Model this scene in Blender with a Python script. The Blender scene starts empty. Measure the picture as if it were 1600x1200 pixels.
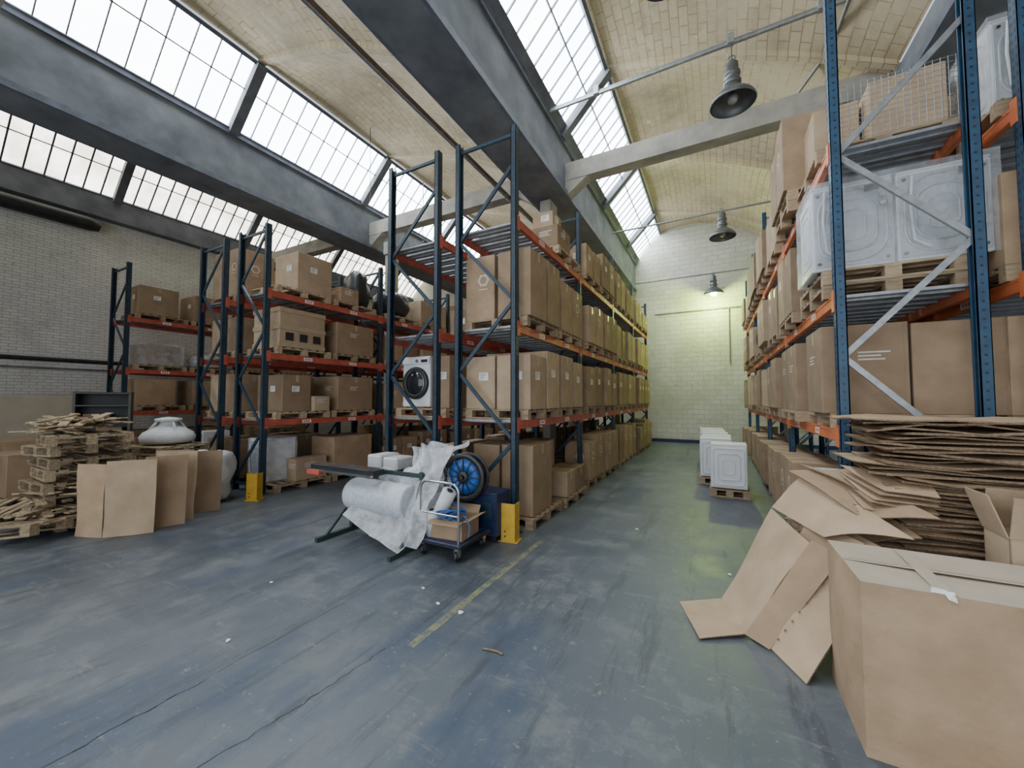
import bpy, math, random
from mathutils import Matrix, Vector, noise
random.seed(11)
R=random.random
def U(a,b): return a+(b-a)*R()
scene=bpy.context.scene
COL=scene.collection

# ------------------------------------------------------------ materials
def newmat(name):
    m=bpy.data.materials.new(name); m.use_nodes=True
    nt=m.node_tree; b=nt.nodes['Principled BSDF']
    return m,nt,b
def ramp(nt,fac,c1,c2,p1=0.3,p2=0.7):
    r=nt.nodes.new('ShaderNodeValToRGB'); r.color_ramp.elements[0].position=p1; r.color_ramp.elements[1].position=p2
    r.color_ramp.elements[0].color=(*c1,1); r.color_ramp.elements[1].color=(*c2,1)
    nt.links.new(fac,r.inputs[0]); return r.outputs[0]
def pos(nt,obj=True):
    if obj:
        t=nt.nodes.new('ShaderNodeTexCoord'); return t.outputs['Object']
    g=nt.nodes.new('ShaderNodeNewGeometry'); return g.outputs['Position']
def noise_n(nt,vec,scale,detail=4,rough=.55):
    n=nt.nodes.new('ShaderNodeTexNoise'); n.inputs['Scale'].default_value=scale; n.inputs['Detail'].default_value=detail
    n.inputs['Roughness'].default_value=rough
    nt.links.new(vec,n.inputs['Vector']); return n.outputs['Fac']
def mapping(nt,vec,sc):
    m=nt.nodes.new('ShaderNodeMapping'); m.inputs['Scale'].default_value=sc
    nt.links.new(vec,m.inputs['Vector']); return m.outputs[0]
def mix(nt,fac,a,b,mode='MIX'):
    m=nt.nodes.new('ShaderNodeMix'); m.data_type='RGBA'; m.blend_type=mode
    if isinstance(fac,(int,float)): m.inputs[0].default_value=fac
    else: nt.links.new(fac,m.inputs[0])
    for i,c in ((6,a),(7,b)):
        if isinstance(c,tuple): m.inputs[i].default_value=(*c,1)
        else: nt.links.new(c,m.inputs[i])
    return m.outputs[2]
def bump(nt,b,h,strength=.3,dist=.01):
    n=nt.nodes.new('ShaderNodeBump'); n.inputs['Strength'].default_value=strength; n.inputs['Distance'].default_value=dist
    nt.links.new(h,n.inputs['Height']); nt.links.new(n.outputs[0],b.inputs['Normal'])
def simple(name,c,c2=None,scale=6,rough=.6,metal=0,bmp=0,bscale=40,rand=0,stretch=(1,1,1)):
    m,nt,b=newmat(name)
    v=mapping(nt,pos(nt),stretch)
    n=noise_n(nt,v,scale)
    c2=c2 or tuple(x*.75 for x in c)
    col=ramp(nt,n,c2,c)
    if rand:
        oi=nt.nodes.new('ShaderNodeObjectInfo'); h=nt.nodes.new('ShaderNodeHueSaturation')
        mr=nt.nodes.new('ShaderNodeMapRange'); mr.inputs[3].default_value=1-rand; mr.inputs[4].default_value=1+rand
        nt.links.new(oi.outputs['Random'],mr.inputs[0]); nt.links.new(mr.outputs[0],h.inputs['Value'])
        nt.links.new(col,h.inputs['Color']); col=h.outputs[0]
    nt.links.new(col,b.inputs['Base Color'])
    b.inputs['Roughness'].default_value=rough; b.inputs['Metallic'].default_value=metal
    if bmp: bump(nt,b,noise_n(nt,v,bscale),bmp)
    return m
def cardboard(name,c,c2,rand=.25):
    m,nt,b=newmat(name)
    p=pos(nt); n=noise_n(nt,p,3.5,5); col=ramp(nt,n,c2,c,.3,.65)
    n5=noise_n(nt,p,22,4,.7); col=mix(nt,ramp(nt,n5,(0,0,0),(.5,.5,.5),.6,.8),col,tuple(x*.72 for x in c))
    oi=nt.nodes.new('ShaderNodeObjectInfo'); h=nt.nodes.new('ShaderNodeHueSaturation')
    mr=nt.nodes.new('ShaderNodeMapRange'); mr.inputs[3].default_value=1-rand; mr.inputs[4].default_value=1+rand
    nt.links.new(oi.outputs['Random'],mr.inputs[0]); nt.links.new(mr.outputs[0],h.inputs['Value'])
    nt.links.new(col,h.inputs['Color']); nt.links.new(h.outputs[0],b.inputs['Base Color'])
    b.inputs['Roughness'].default_value=.85
    bump(nt,b,noise_n(nt,p,9,5),.4,.02)
    return m
def brick(name,ax,c1,c2,mortar,bw,bh,bs=.5,dirt=(.3,.28,.25),dirtamt=(.55,.8),dn=.5):
    m,nt,b=newmat(name)
    p=pos(nt,False); s=nt.nodes.new('ShaderNodeSeparateXYZ'); nt.links.new(p,s.inputs[0])
    cb=nt.nodes.new('ShaderNodeCombineXYZ'); nt.links.new(s.outputs[ax[0]],cb.inputs[0]); nt.links.new(s.outputs[ax[1]],cb.inputs[1])
    br=nt.nodes.new('ShaderNodeTexBrick'); br.inputs['Scale'].default_value=1
    br.inputs['Brick Width'].default_value=bw; br.inputs['Row Height'].default_value=bh
    br.inputs['Mortar Size'].default_value=.009; br.inputs['Mortar Smooth'].default_value=.4
    br.inputs['Color1'].default_value=(*c1,1); br.inputs['Color2'].default_value=(*c2,1); br.inputs['Mortar'].default_value=(*mortar,1)
    nt.links.new(cb.outputs[0],br.inputs['Vector'])
    n=noise_n(nt,p,dn,8,.65); f=ramp(nt,n,(0,0,0),(1,1,1),*dirtamt)
    col=mix(nt,f,br.outputs['Color'],dirt)
    n7=noise_n(nt,p,3.4,9,.75); col=mix(nt,ramp(nt,n7,(0,0,0),(.6,.6,.6),.55,.72),col,tuple(x*.8 for x in dirt))
    nt.links.new(col,b.inputs['Base Color']); b.inputs['Roughness'].default_value=.85
    bm=nt.nodes.new('ShaderNodeMath'); bm.operation='MULTIPLY'; bm.inputs[1].default_value=-1
    nt.links.new(br.outputs['Fac'],bm.inputs[0])
    ad=nt.nodes.new('ShaderNodeMath'); ad.operation='ADD'; nt.links.new(bm.outputs[0],ad.inputs[0]); nt.links.new(noise_n(nt,p,12,6),ad.inputs[1])
    bump(nt,b,ad.outputs[0],bs,.025)
    return m

M_card=cardboard('cardboard',(.37,.26,.165),(.28,.19,.115))
M_card2=cardboard('cardboard_light',(.47,.35,.235),(.38,.275,.175),.12)
M_cedge=simple('cardboard_edge',(.30,.215,.13),(.13,.085,.055),60,.9)
M_tape=simple('packing_tape',(.44,.34,.225),(.38,.28,.18),8,.3)
M_print=simple('white_print',(.72,.68,.60),None,20,.8)
M_label=simple('paper_label',(.8,.8,.78),(.7,.7,.7),20,.6)
M_black=simple('black_plastic',(.015,.015,.018),(.03,.03,.03),20,.4)
M_wood=simple('pallet_wood',(.48,.36,.23),(.26,.19,.12),7,.85,rand=.2,stretch=(1,6,6),bmp=.3)
M_woodg=simple('old_pallet_wood',(.42,.33,.21),(.16,.115,.07),6,.9,rand=.25,stretch=(1,6,6),bmp=.3)
M_blue=simple('rack_blue_paint',(.026,.056,.088),(.014,.032,.05),9,.45,bmp=.1)
M_bluer=simple('rack_blue_paint_bright',(.025,.085,.16),(.018,.05,.095),9,.45,bmp=.1)
M_galv=simple('galvanised_steel',(.42,.44,.46),(.28,.30,.32),14,.45,.6)
M_red=simple('beam_red_paint',(.56,.12,.075),(.36,.07,.045),5,.5,bmp=.1)
M_orange=simple('beam_orange_paint',(.70,.20,.065),(.5,.13,.055),5,.5,bmp=.1)
M_white=simple('white_enamel',(.74,.76,.78),(.68,.70,.72),3,.3)
M_zinc=simple('zinc_panel',(.50,.53,.55),(.40,.43,.45),5,.4,.35)
M_dkglass=simple('dark_door_glass',(.02,.022,.028),None,4,.08)
M_chrome=simple('chrome',(.6,.6,.62),None,4,.2,.95)
M_yellow=simple('guard_yellow',(.68,.42,.04),(.52,.31,.03),8,.5)
M_concrete=simple('painted_concrete',(.44,.41,.35),(.26,.25,.22),2.5,.85,bmp=.3,bscale=14)
M_beamc=simple('roof_beam_grey',(.19,.205,.225),(.09,.10,.115),1.6,.85,bmp=.2,bscale=10)
M_frame=simple('window_frame_paint',(.14,.16,.20),(.09,.10,.13),6,.6)
M_pipe=simple('conduit_grey',(.3,.3,.3),(.2,.2,.2),8,.5,.4)
M_rust=simple('rusty_pipe',(.14,.075,.05),(.07,.045,.03),8,.7)
M_lampm=simple('lamp_grey_metal',(.17,.185,.18),(.10,.11,.11),5,.45,.5)
M_dark=simple('dark_metal',(.035,.04,.042),(.02,.022,.024),6,.5,.3)
M_green=simple('bench_green_paint',(.03,.06,.055),(.02,.04,.035),6,.5)
M_board=simple('beige_board',(.52,.47,.38),(.44,.39,.31),3,.7)
M_sky=simple('blue_plastic',(.02,.13,.45),(.015,.09,.33),6,.4)
M_navy=simple('navy_paint',(.015,.03,.10),(.01,.02,.06),6,.45)
M_bag=simple('white_sack',(.70,.71,.72),(.55,.56,.58),6,.5,bmp=.5,bscale=8)

def film(name,c,alpha,rough=.25):
    m,nt,b=newmat(name)
    p=pos(nt); n=noise_n(nt,p,6,6)
    b.inputs['Base Color'].default_value=(*c,1); b.inputs['Roughness'].default_value=rough
    mr=nt.nodes.new('ShaderNodeMapRange'); mr.inputs[1].default_value=.35; mr.inputs[2].default_value=.65
    mr.inputs[3].default_value=alpha*.5; mr.inputs[4].default_value=min(1,alpha*1.5)
    nt.links.new(n,mr.inputs[0]); nt.links.new(mr.outputs[0],b.inputs['Alpha'])
    bump(nt,b,noise_n(nt,p,14,5),.9,.03)
    return m
M_film=film('stretch_film',(.75,.78,.82),.18)
M_bubble=film('bubble_wrap',(.80,.83,.87),.34,.22)
M_foam=simple('bubble_wrap_film_roll',(.66,.70,.74),(.48,.52,.57),18,.3,bmp=.6,bscale=90)

# floor
M_floor,nt,b=newmat('blue_grey_floor')
p=pos(nt,False)
n1=noise_n(nt,p,.45,8,.6); base=ramp(nt,n1,(.058,.073,.092),(.108,.123,.140),.35,.65)
n2=noise_n(nt,p,1.8,10,.78); base=mix(nt,ramp(nt,n2,(0,0,0),(.9,.9,.9),.50,.60),base,(.135,.147,.155))
n4=noise_n(nt,mapping(nt,p,(.7,.28,1)),1.1,5,.6); base=mix(nt,ramp(nt,n4,(0,0,0),(.75,.75,.75),.54,.64),base,(.032,.056,.105))
n6=noise_n(nt,mapping(nt,p,(3,.35,1)),1.6,8,.78); base=mix(nt,ramp(nt,n6,(0,0,0),(.7,.7,.7),.53,.62),base,(.040,.050,.060))
n8=noise_n(nt,mapping(nt,p,(.8,6,1)),1.4,8,.8); base=mix(nt,ramp(nt,n8,(0,0,0),(.6,.6,.6),.58,.66),base,(.17,.175,.175))
n9=noise_n(nt,p,5.5,10,.8); base=mix(nt,ramp(nt,n9,(0,0,0),(.9,.9,.9),.605,.635),base,(.19,.185,.165))
n3=noise_n(nt,p,26,6,.7); base=mix(nt,ramp(nt,n3,(0,0,0),(1,1,1),.62,.70),base,(.21,.21,.205))
nt.links.new(base,b.inputs['Base Color'])
rr_=nt.nodes.new('ShaderNodeMapRange'); rr_.inputs[1].default_value=.3; rr_.inputs[2].default_value=.7; rr_.inputs[3].default_value=.32; rr_.inputs[4].default_value=.65
nt.links.new(n2,rr_.inputs[0]); nt.links.new(rr_.outputs[0],b.inputs['Roughness'])
bump(nt,b,noise_n(nt,p,7,8,.7),.15,.01)

M_wallL=brick('white_brick_wall',(1,2),(.78,.77,.74),(.70,.69,.66),(.50,.49,.47),.26,.085,.7,(.52,.51,.48),(.52,.78),.7)
M_wallB=brick('painted_block_wall',(0,2),(.64,.63,.56),(.58,.57,.50),(.44,.43,.36),.42,.20,.7,(.44,.46,.33),(.42,.72),.9)
def vaultmat():
    m,nt,b=newmat('vault_thin_brick')
    p=pos(nt,False); s=nt.nodes.new('ShaderNodeSeparateXYZ'); nt.links.new(p,s.inputs[0])
    cb=nt.nodes.new('ShaderNodeCombineXYZ'); nt.links.new(s.outputs[1],cb.inputs[0]); nt.links.new(s.outputs[0],cb.inputs[1])
    br=nt.nodes.new('ShaderNodeTexBrick'); br.inputs['Scale'].default_value=1
    br.inputs['Brick Width'].default_value=.30; br.inputs['Row Height'].default_value=.16
    br.inputs['Mortar Size'].default_value=.011; br.inputs['Mortar Smooth'].default_value=.6
    br.inputs['Color1'].default_value=(.52,.44,.285,1); br.inputs['Color2'].default_value=(.46,.38,.24,1); br.inputs['Mortar'].default_value=(.30,.22,.12,1)
    nt.links.new(cb.outputs[0],br.inputs['Vector'])
    f=ramp(nt,noise_n(nt,p,.9,6,.7),(0,0,0),(.9,.9,.9),.45,.62)
    col=mix(nt,f,br.outputs['Color'],(.50,.425,.29))
    col=mix(nt,ramp(nt,noise_n(nt,p,.6,9,.7),(0,0,0),(.8,.8,.8),.52,.68),col,(.30,.245,.16))
    col=mix(nt,ramp(nt,noise_n(nt,p,2.6,9,.75),(0,0,0),(1,1,1),.63,.66),col,(.66,.63,.56))
    nt.links.new(col,b.inputs['Base Color']); b.inputs['Roughness'].default_value=.9
    bump(nt,b,noise_n(nt,p,5,8,.7),.5,.03)
    return m
M_vault=vaultmat()

def glassmat(name,c1,c2,s):
    m=bpy.data.materials.new(name); m.use_nodes=True; nt=m.node_tree; nt.nodes.clear()
    o=nt.nodes.new('ShaderNodeOutputMaterial'); e=nt.nodes.new('ShaderNodeEmission'); e.inputs['Strength'].default_value=s
    p=pos(nt,False); col=ramp(nt,noise_n(nt,p,1.3,3),c1,c2,.35,.65); nt.links.new(col,e.inputs['Color'])
    nt.links.new(e.outputs[0],o.inputs[0]); return m
M_glass=glassmat('frosted_skylight_glass',(.78,.88,1),(.92,.97,1),14.5)
M_glass0=glassmat('frosted_dusty_glass',(.62,.58,.48),(1,.98,.92),6.0)

# ------------------------------------------------------------ mesh builder
class MB:
    def __init__(s): s.v=[];s.f=[];s.m=[];s.s=[]
    def add(s,vs,fs,mi=0,M=None,sm=False):
        o=len(s.v)
        for q in vs:
            q=Vector(q)
            if M is not None: q=M@q
            s.v.append(q)
        for f in fs: s.f.append([o+i for i in f]); s.m.append(mi); s.s.append(sm)
    def box(s,x0,x1,y0,y1,z0,z1,mi=0,M=None):
        vs=[(x,y,z) for z in (z0,z1) for y in (y0,y1) for x in (x0,x1)]
        s.add(vs,[(0,2,3,1),(4,5,7,6),(0,1,5,4),(2,6,7,3),(0,4,6,2),(1,3,7,5)],mi,M)
    def cbox(s,x0,x1,y0,y1,z0,z1,c,mi=0,M=None):
        pts=[];
        X=(x0,x1);Y=(y0,y1);Z=(z0,z1);idx={}
        for i in (0,1):
            for j in (0,1):
                for k in (0,1):
                    sx=1-2*i; sy=1-2*j; sz=1-2*k
                    for a in range(3):
                        q=[X[i]+sx*c,Y[j]+sy*c,Z[k]+sz*c]
                        q[a]=(X[i],Y[j],Z[k])[a]
                        idx[(i,j,k,a)]=len(pts); pts.append(tuple(q))
        fs=[]
        for i in (0,1):
            q=[idx[(i,0,0,0)],idx[(i,1,0,0)],idx[(i,1,1,0)],idx[(i,0,1,0)]]; fs.append(q if i else q[::-1])
            q=[idx[(0,i,0,1)],idx[(0,i,1,1)],idx[(1,i,1,1)],idx[(1,i,0,1)]]; fs.append(q if i else q[::-1])
            q=[idx[(0,0,i,2)],idx[(1,0,i,2)],idx[(1,1,i,2)],idx[(0,1,i,2)]]; fs.append(q if i else q[::-1])
        for i in (0,1):
            for j in (0,1):
                fs.append([idx[(i,j,0,0)],idx[(i,j,1,0)],idx[(i,j,1,1)],idx[(i,j,0,1)]])
                fs.append([idx[(i,0,j,0)],idx[(i,1,j,0)],idx[(i,1,j,2)],idx[(i,0,j,2)]])
                fs.append([idx[(0,i,j,1)],idx[(1,i,j,1)],idx[(1,i,j,2)],idx[(0,i,j,2)]])
                for k in (0,1): fs.append([idx[(i,j,k,0)],idx[(i,j,k,1)],idx[(i,j,k,2)]])
        s.add(pts,fs,mi,M)
    def bar(s,p,q,w,h,mi=0,up=(0,0,1)):
        p=Vector(p);q=Vector(q);d=(q-p).normalized();u=Vector(up)
        if abs(d.dot(u))>.98: u=Vector((0,1,0))
        a=d.cross(u).normalized();c=a.cross(d).normalized()
        vs=[]
        for e in (p,q):
            for i,j in ((-1,-1),(1,-1),(1,1),(-1,1)): vs.append(e+a*i*w/2+c*j*h/2)
        s.add(vs,[(3,2,1,0),(4,5,6,7),(0,1,5,4),(1,2,6,5),(2,3,7,6),(3,0,4,7)],mi)
    def tube(s,pts,r,mi=0,n=8,closed=False):
        pts=[Vector(p) for p in pts]; N=len(pts); vs=[];fs=[]
        prev=None
        for i,p in enumerate(pts):
            a=pts[(i-1)%N] if (closed or i>0) else p
            c=pts[(i+1)%N] if (closed or i<N-1) else p
            d=(c-a).normalized()
            if prev is None:
                u=Vector((0,0,1)) if abs(d.z)<.9 else Vector((1,0,0))
                x=d.cross(u).normalized()
            else:
                x=(prev-d*prev.dot(d)).normalized()
            prev=x;y=d.cross(x)
            for k in range(n):
                t=2*math.pi*k/n; vs.append(p+(x*math.cos(t)+y*math.sin(t))*r)
        L=N if closed else N-1
        for i in range(L):
            for k in range(n):
                a=i*n+k;b_=i*n+(k+1)%n;c=((i+1)%N)*n+(k+1)%n;d=((i+1)%N)*n+k
                fs.append((a,b_,c,d))
        s.add(vs,fs,mi,None,True)
        if not closed:
            s.add(vs[:n],[tuple(range(n))[::-1]],mi); s.add(vs[-n:],[tuple(range(n))],mi)
    def lathe(s,prof,mi=0,M=None,n=24,cap=True):
        vs=[];fs=[]
        for r,z in prof:
            for k in range(n):
                t=2*math.pi*k/n; vs.append((r*math.cos(t),r*math.sin(t),z))
        for i in range(len(prof)-1):
            for k in range(n):
                fs.append((i*n+k,i*n+(k+1)%n,(i+1)*n+(k+1)%n,(i+1)*n+k))
        s.add(vs,fs,mi,M,True)
        if cap:
            s.add(vs[:n],[tuple(range(n))[::-1]],mi,M); s.add(vs[-n:],[tuple(range(n))],mi,M)
    def panel(s,p0,p1,p2,p3,t=.006,amp=0,n=1,mi=0,em=None,seed=0,fr=2.5,bow=0):
        P=[Vector(p) for p in (p0,p1,p2,p3)]
        nr=(P[1]-P[0]).cross(P[3]-P[0]).normalized()
        em=mi if em is None else em
        top=[];bot=[]
        for j in range(n+1):
            for i in range(n+1):
                u=i/n;w=j/n
                q=P[0]*(1-u)*(1-w)+P[1]*u*(1-w)+P[2]*u*w+P[3]*(1-u)*w
                if amp: q=q+nr*amp*noise.noise(q*fr+Vector((seed*7.3,seed*3.1,0)))
                if bow: q=q+nr*bow*math.sin(math.pi*w)
                if q.z<.004: q.z=.004
                top.append(q+nr*t/2);bot.append(q-nr*t/2)
        k=n+1;fs=[]
        for j in range(n):
            for i in range(n): fs.append((j*k+i,j*k+i+1,(j+1)*k+i+1,(j+1)*k+i))
        s.add(top,fs,mi,None,n>1)
        s.add(bot,[f[::-1] for f in fs],mi,None,n>1)
        rim=[i for i in range(k)]+[j*k+n for j in range(1,k)]+[n*k+i for i in range(n-1,-1,-1)]+[j*k for j in range(n-1,0,-1)]
        L=len(rim)
        vs=[top[i] for i in rim]+[bot[i] for i in rim]
        s.add(vs,[(i,i+L,(i+1)%L+L,(i+1)%L) for i in range(L)],em)
    def mesh(s,name,mats):
        me=bpy.data.meshes.new(name); me.from_pydata([tuple(v) for v in s.v],[],s.f)
        for m in mats: me.materials.append(m)
        me.polygons.foreach_set('material_index',s.m); me.polygons.foreach_set('use_smooth',s.s)
        me.update(); return me
    def obj(s,name,mats,loc=(0,0,0),rot=(0,0,0)):
        return put(s.mesh(name,mats),name,loc,rot)
def put(me,name,loc=(0,0,0),rot=(0,0,0)):
    o=bpy.data.objects.new(name,me); o.location=loc; o.rotation_euler=rot; COL.objects.link(o); return o

# ------------------------------------------------------------ room
YB=17.8; YF=-5; XL=-16.7; XR=10.2
mb=MB(); mb.box(XL-.3,XR+.3,YF-.3,YB+.3,-.2,0,0); mb.obj('floor',[M_floor])
mb=MB(); mb.box(XL-.3,XL,YF,YB,0,8.0,0); mb.obj('wall_left',[M_wallL])
mb=MB(); mb.box(XL-.3,XR+.3,YB,YB+.3,0,10.8,0); mb.obj('wall_back',[M_wallB])
mb=MB(); mb.box(XR,XR+.3,YF,YB,0,10.0,0); mb.obj('wall_right',[M_wallL])
mb=MB()
mb.box(XL-.3,-8,YF-.3,YF,0,10.8,0); mb.box(4,XR+.3,YF-.3,YF,0,10.8,0); mb.box(-8,4,YF-.3,YF,5.5,10.8,0); mb.obj('wall_front',[M_wallL])
mb=MB(); mb.box(XL,XR,YB-.02,YB,0,.14,0); mb.obj('baseboard_back',[M_navy])
mb=MB(); mb.box(XL,XL+.02,YF,YB-.03,0,.14,0); mb.obj('baseboard_left',[M_navy])

XBS=[-16.4,-9.75,-3.1,3.55]; ZV0,ZV1=8.0,9.15; LEAN=1.1
POSTS=[.9+3.7*k for k in range(-2,6)]
def vz(u,y):
    ph=(y-.9)/3.7
    a=abs(math.sin(math.pi*ph))
    return 9.22+(7.3-9.22)*u+math.sin(math.pi*u)*(.22+.6*a)
mb=MB()
for k,xb in enumerate(XBS):
    x0=xb+LEAN; x1=xb+6.65-.8
    nu=20; ys=[YF]+[.9-3.7*2+3.7*j/10 for j in range(0,80) if YF<.9-3.7*2+3.7*j/10<YB]+[YB]
    vs=[(x0+(x1-x0)*i/nu,y,vz(i/nu,y)) for y in ys for i in range(nu+1)]
    fs=[(j*(nu+1)+i,(j+1)*(nu+1)+i,(j+1)*(nu+1)+i+1,j*(nu+1)+i+1) for j in range(len(ys)-1) for i in range(nu)]
    mb.add(vs,fs,0)
ce=mb.obj('ceiling',[M_vault])
mb=MB()
for xb in XBS:
    x0=xb+LEAN; x1=xb+6.65-.8
    for y in POSTS:
        pp=[(x0+(x1-x0)*i/12,y,vz(i/12,y)-.0) for i in range(13)]
        for a,c in zip(pp,pp[1:]): mb.bar(a,c,.13,.13,0)
mb.obj('roof_ribs',[M_vault])
for k,xb in enumerate(XBS[:]):
    mb=MB()
    if k==0:
        mb.box(XL,xb+.05,YF,YB-.01,7.35,8.0,0)
    else:
        mb.box(xb-.8,xb,YF,YB-.01,6.7,7.25,0)
        mb.box(xb-.25,xb,YF,YB-.01,7.25,8.0,0)
        mb.box(xb-.86,xb-.8,YF,YB-.01,6.7,6.82,1); mb.box(xb,xb+.06,YF,YB-.01,6.7,6.82,1)
        mb.box(xb,xb+.05,YF,YB-.01,7.9,8.0,1)
        if k==2: mb.add([(xb+.02,YF,7.97),(xb+.02,YB-.01,7.97),(xb+.19,YB-.01,8.14),(xb+.19,YF,8.14),(xb-.08,YF,8.05),(xb-.08,YB-.01,8.05),(xb+.08,YB-.01,8.24),(xb+.08,YF,8.24)],[(0,1,2,3),(4,7,6,5),(3,2,6,7),(0,4,5,1),(0,3,7,4),(1,5,6,2)],0)
    mb.obj('valley_beam',[M_beamc,M_frame])
for y in (1.0,8.75):
    mb=MB(); 
    mb.box(XL,XR,y-.16,y+.16,7.08,7.5,0)
    for xb in XBS[1:]:
        for sg,xx in ((1,xb),(-1,xb-.8)):
            mb.add([(xx,y-.15,6.7),(xx,y+.15,6.7),(xx+sg*.55,y+.15,7.08),(xx+sg*.55,y-.15,7.08),(xx,y-.15,7.08),(xx,y+.15,7.08)],[(0,1,2,3),(0,3,4),(1,5,2)],0)
    mb.obj('tie_beam',[M_concrete])
for xb in (-3.595,-8.9,2.14):
    for y in (8.75,16.2):
        mb=MB()
        mb.cbox(xb-.10,xb+.10,y-.2,y+.2,0,6.3,.02,0); mb.cbox(xb-.14,xb+.14,y-.24,y+.24,6.3,6.7,.02,0); mb.obj('concrete_column',[M_concrete])
L=math.hypot(LEAN,ZV1-ZV0)
wn=1
for k,xb in enumerate(XBS):
    ex=Vector((LEAN/L,0,(ZV1-ZV0)/L)); ez=Vector((ex.z,0,-ex.x))
    for y0,y1 in zip([YF]+[p for p in POSTS if p>YF],[p for p in POSTS if p>YF]+[YB]):
        if y1-y0<.5: continue
        mb=MB()
        def P(s_,y,o=0): 
            q=Vector((xb,0,ZV0))+ex*s_+ez*o; return (q.x,y,q.z)
        mb.add([P(0,y0,-.05),P(0,y1,-.05),P(L,y1,-.05),P(L,y0,-.05)],[(0,1,2,3)],0)
        mb.bar(P(0,y0+.0,.03),P(L,y0+.0,.03),.2,.2,2,up=ez)
        for s_ in (0.03,L-.03): mb.bar(P(s_,y0,0),P(s_,y1,0),.08,.08,1,up=ez)
        mb.bar(P(L*.60,y0,0),P(L*.60,y1,0),.024,.04,1,up=ez)
        nn=max(3,round((y1-y0)/.37))
        for i in range(1,nn):
            yy=y0+(y1-y0)*i/nn; mb.bar(P(0,yy,0),P(L,yy,0),.018 if k else .035,.04,1,up=ez)
        mb.obj('window_%d'%wn,[M_glass0 if k==0 else M_glass,M_frame,M_beamc]); wn+=1

# ------------------------------------------------------------ pipes, lamps
def pipe(name,pts,r,m):
    mb=MB(); mb.tube(pts,r,0,8); return mb.obj(name,[m])
pipe('roof_conduit',[(-4.35,YF,6.75),(-4.35,YB,6.75)],.035,M_rust)
pipe('roof_conduit',[(-4.6,YF,6.95),(-4.6,YB,6.95)],.025,M_pipe)
pipe('wall_pipe',[(XL+.1,YF,2.95),(XL+.1,YB,2.95)],.06,M_dark)
pipe('wall_pipe',[(XL+.08,YF,2.7),(XL+.08,YB,2.7)],.03,M_pipe)
pipe('wall_conduit',[(-2.3,YB-.04,5.55),(2.4,YB-.04,5.55)],.025,M_pipe)
pipe('wall_conduit',[(.55,YB-.04,5.55),(.55,YB-.04,3.3)],.02,M_pipe)
mb=MB(); mb.lathe([(.02,0),(.16,.05),(.2,.2),(.2,4.6),(.16,4.8),(.02,4.85)],0,Matrix.Translation((XL+.45,-.6,7.0))@Matrix.Rotation(-math.pi/2,4,'X'),16)
for y in (0,2,4): mb.bar((XL,y-.2,7.0),(XL+.45,y-.2,7.0),.04,.04,0)
mb.obj('ventilation_duct',[M_dark])
mb=MB(); mb.bar((-3.0,7.4,7.95),(2.7,7.4,7.95),.05,.05,0)
mb.bar((-3.0,7.43,8.03),(2.7,7.43,8.03),.02,.02,0)
for x in (-2,.35,1.6): mb.box(x-.05,x+.05,7.35,7.45,7.93,8.1,0)
mb.obj('lamp_support_rail',[M_galv])
for y,z in ((12.9,7.45),(17.1,6.85)):
    pipe('lamp_support_rail',[(-3.0,y,z),(2.7,y,z)],.03,M_pipe)
pipe('hanging_cable',[(-8.2,7.2,9.4),(-8.15,7.2,7.2)],.008,M_dark)
pipe('roof_conduit',[(1.3,10.0,7.9),(1.9,8.2,7.9),(1.9,5.2,7.7),(2.6,4.6,7.6)],.03,M_pipe)
M_bulb=bpy.data.materials.new('lit_bulb'); M_bulb.use_nodes=True
bb=M_bulb.node_tree.nodes['Principled BSDF']; bb.inputs['Emission Color'].default_value=(.9,1,.6,1); bb.inputs['Emission Strength'].default_value=20
M_bulb0=simple('unlit_bulb',(.35,.36,.34),None,6,.3)
def lamp(x,y,zb,ztop,lit=False,sc=1):
    mb=MB(); S=Matrix.Diagonal((sc,sc,sc,1))
    mb.lathe([(.35,0),(.365,.015),(.345,.07),(.30,.13),(.22,.2),(.15,.26),(.125,.31),(.12,.34)],0,S,28,False)
    mb.lathe([(.34,.0),(.33,.07),(.28,.13),(.2,.19),(.1,.23),(0.001,.24)],2,S,28,False)
    mb.lathe([(.13,.34),(.14,.36),(.14,.40),(.115,.42),(.115,.5),(.13,.51),(.13,.56),(.105,.58),(.1,.72),(.05,.76),(.03,.8)],0,S,20)
    mb.lathe([(.01,.02),(.07,.04),(.09,.1),(.07,.17),(.04,.22)] if not lit else [(.01,-.06),(.09,-.04),(.12,.04),(.1,.14),(.04,.22)],1,S,14)
    mb.tube([(0,0,.78*sc),(0,0,ztop-zb)],.012,0,6)
    mb.tube([(.0+.05*math.cos(t),0,.83*sc+.05*math.sin(t)) for t in [i*math.pi/6 for i in range(12)]],.01,0,6,True)
    return mb.obj('pendant_lamp',[M_lampm,M_bulb if lit else M_bulb0,M_lampm],(x,y,zb))
lamp(.36,7.4,6.86,7.925,False,.98)
lamp(.28,12.9,6.65,7.41)
lamp(.02,17.1,6.0,6.82,True,1.0)
lamp(-.55,5.8,8.0,9.3)
lamp(-8.4,9.6,6.3,9.0,True,.8)

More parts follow.
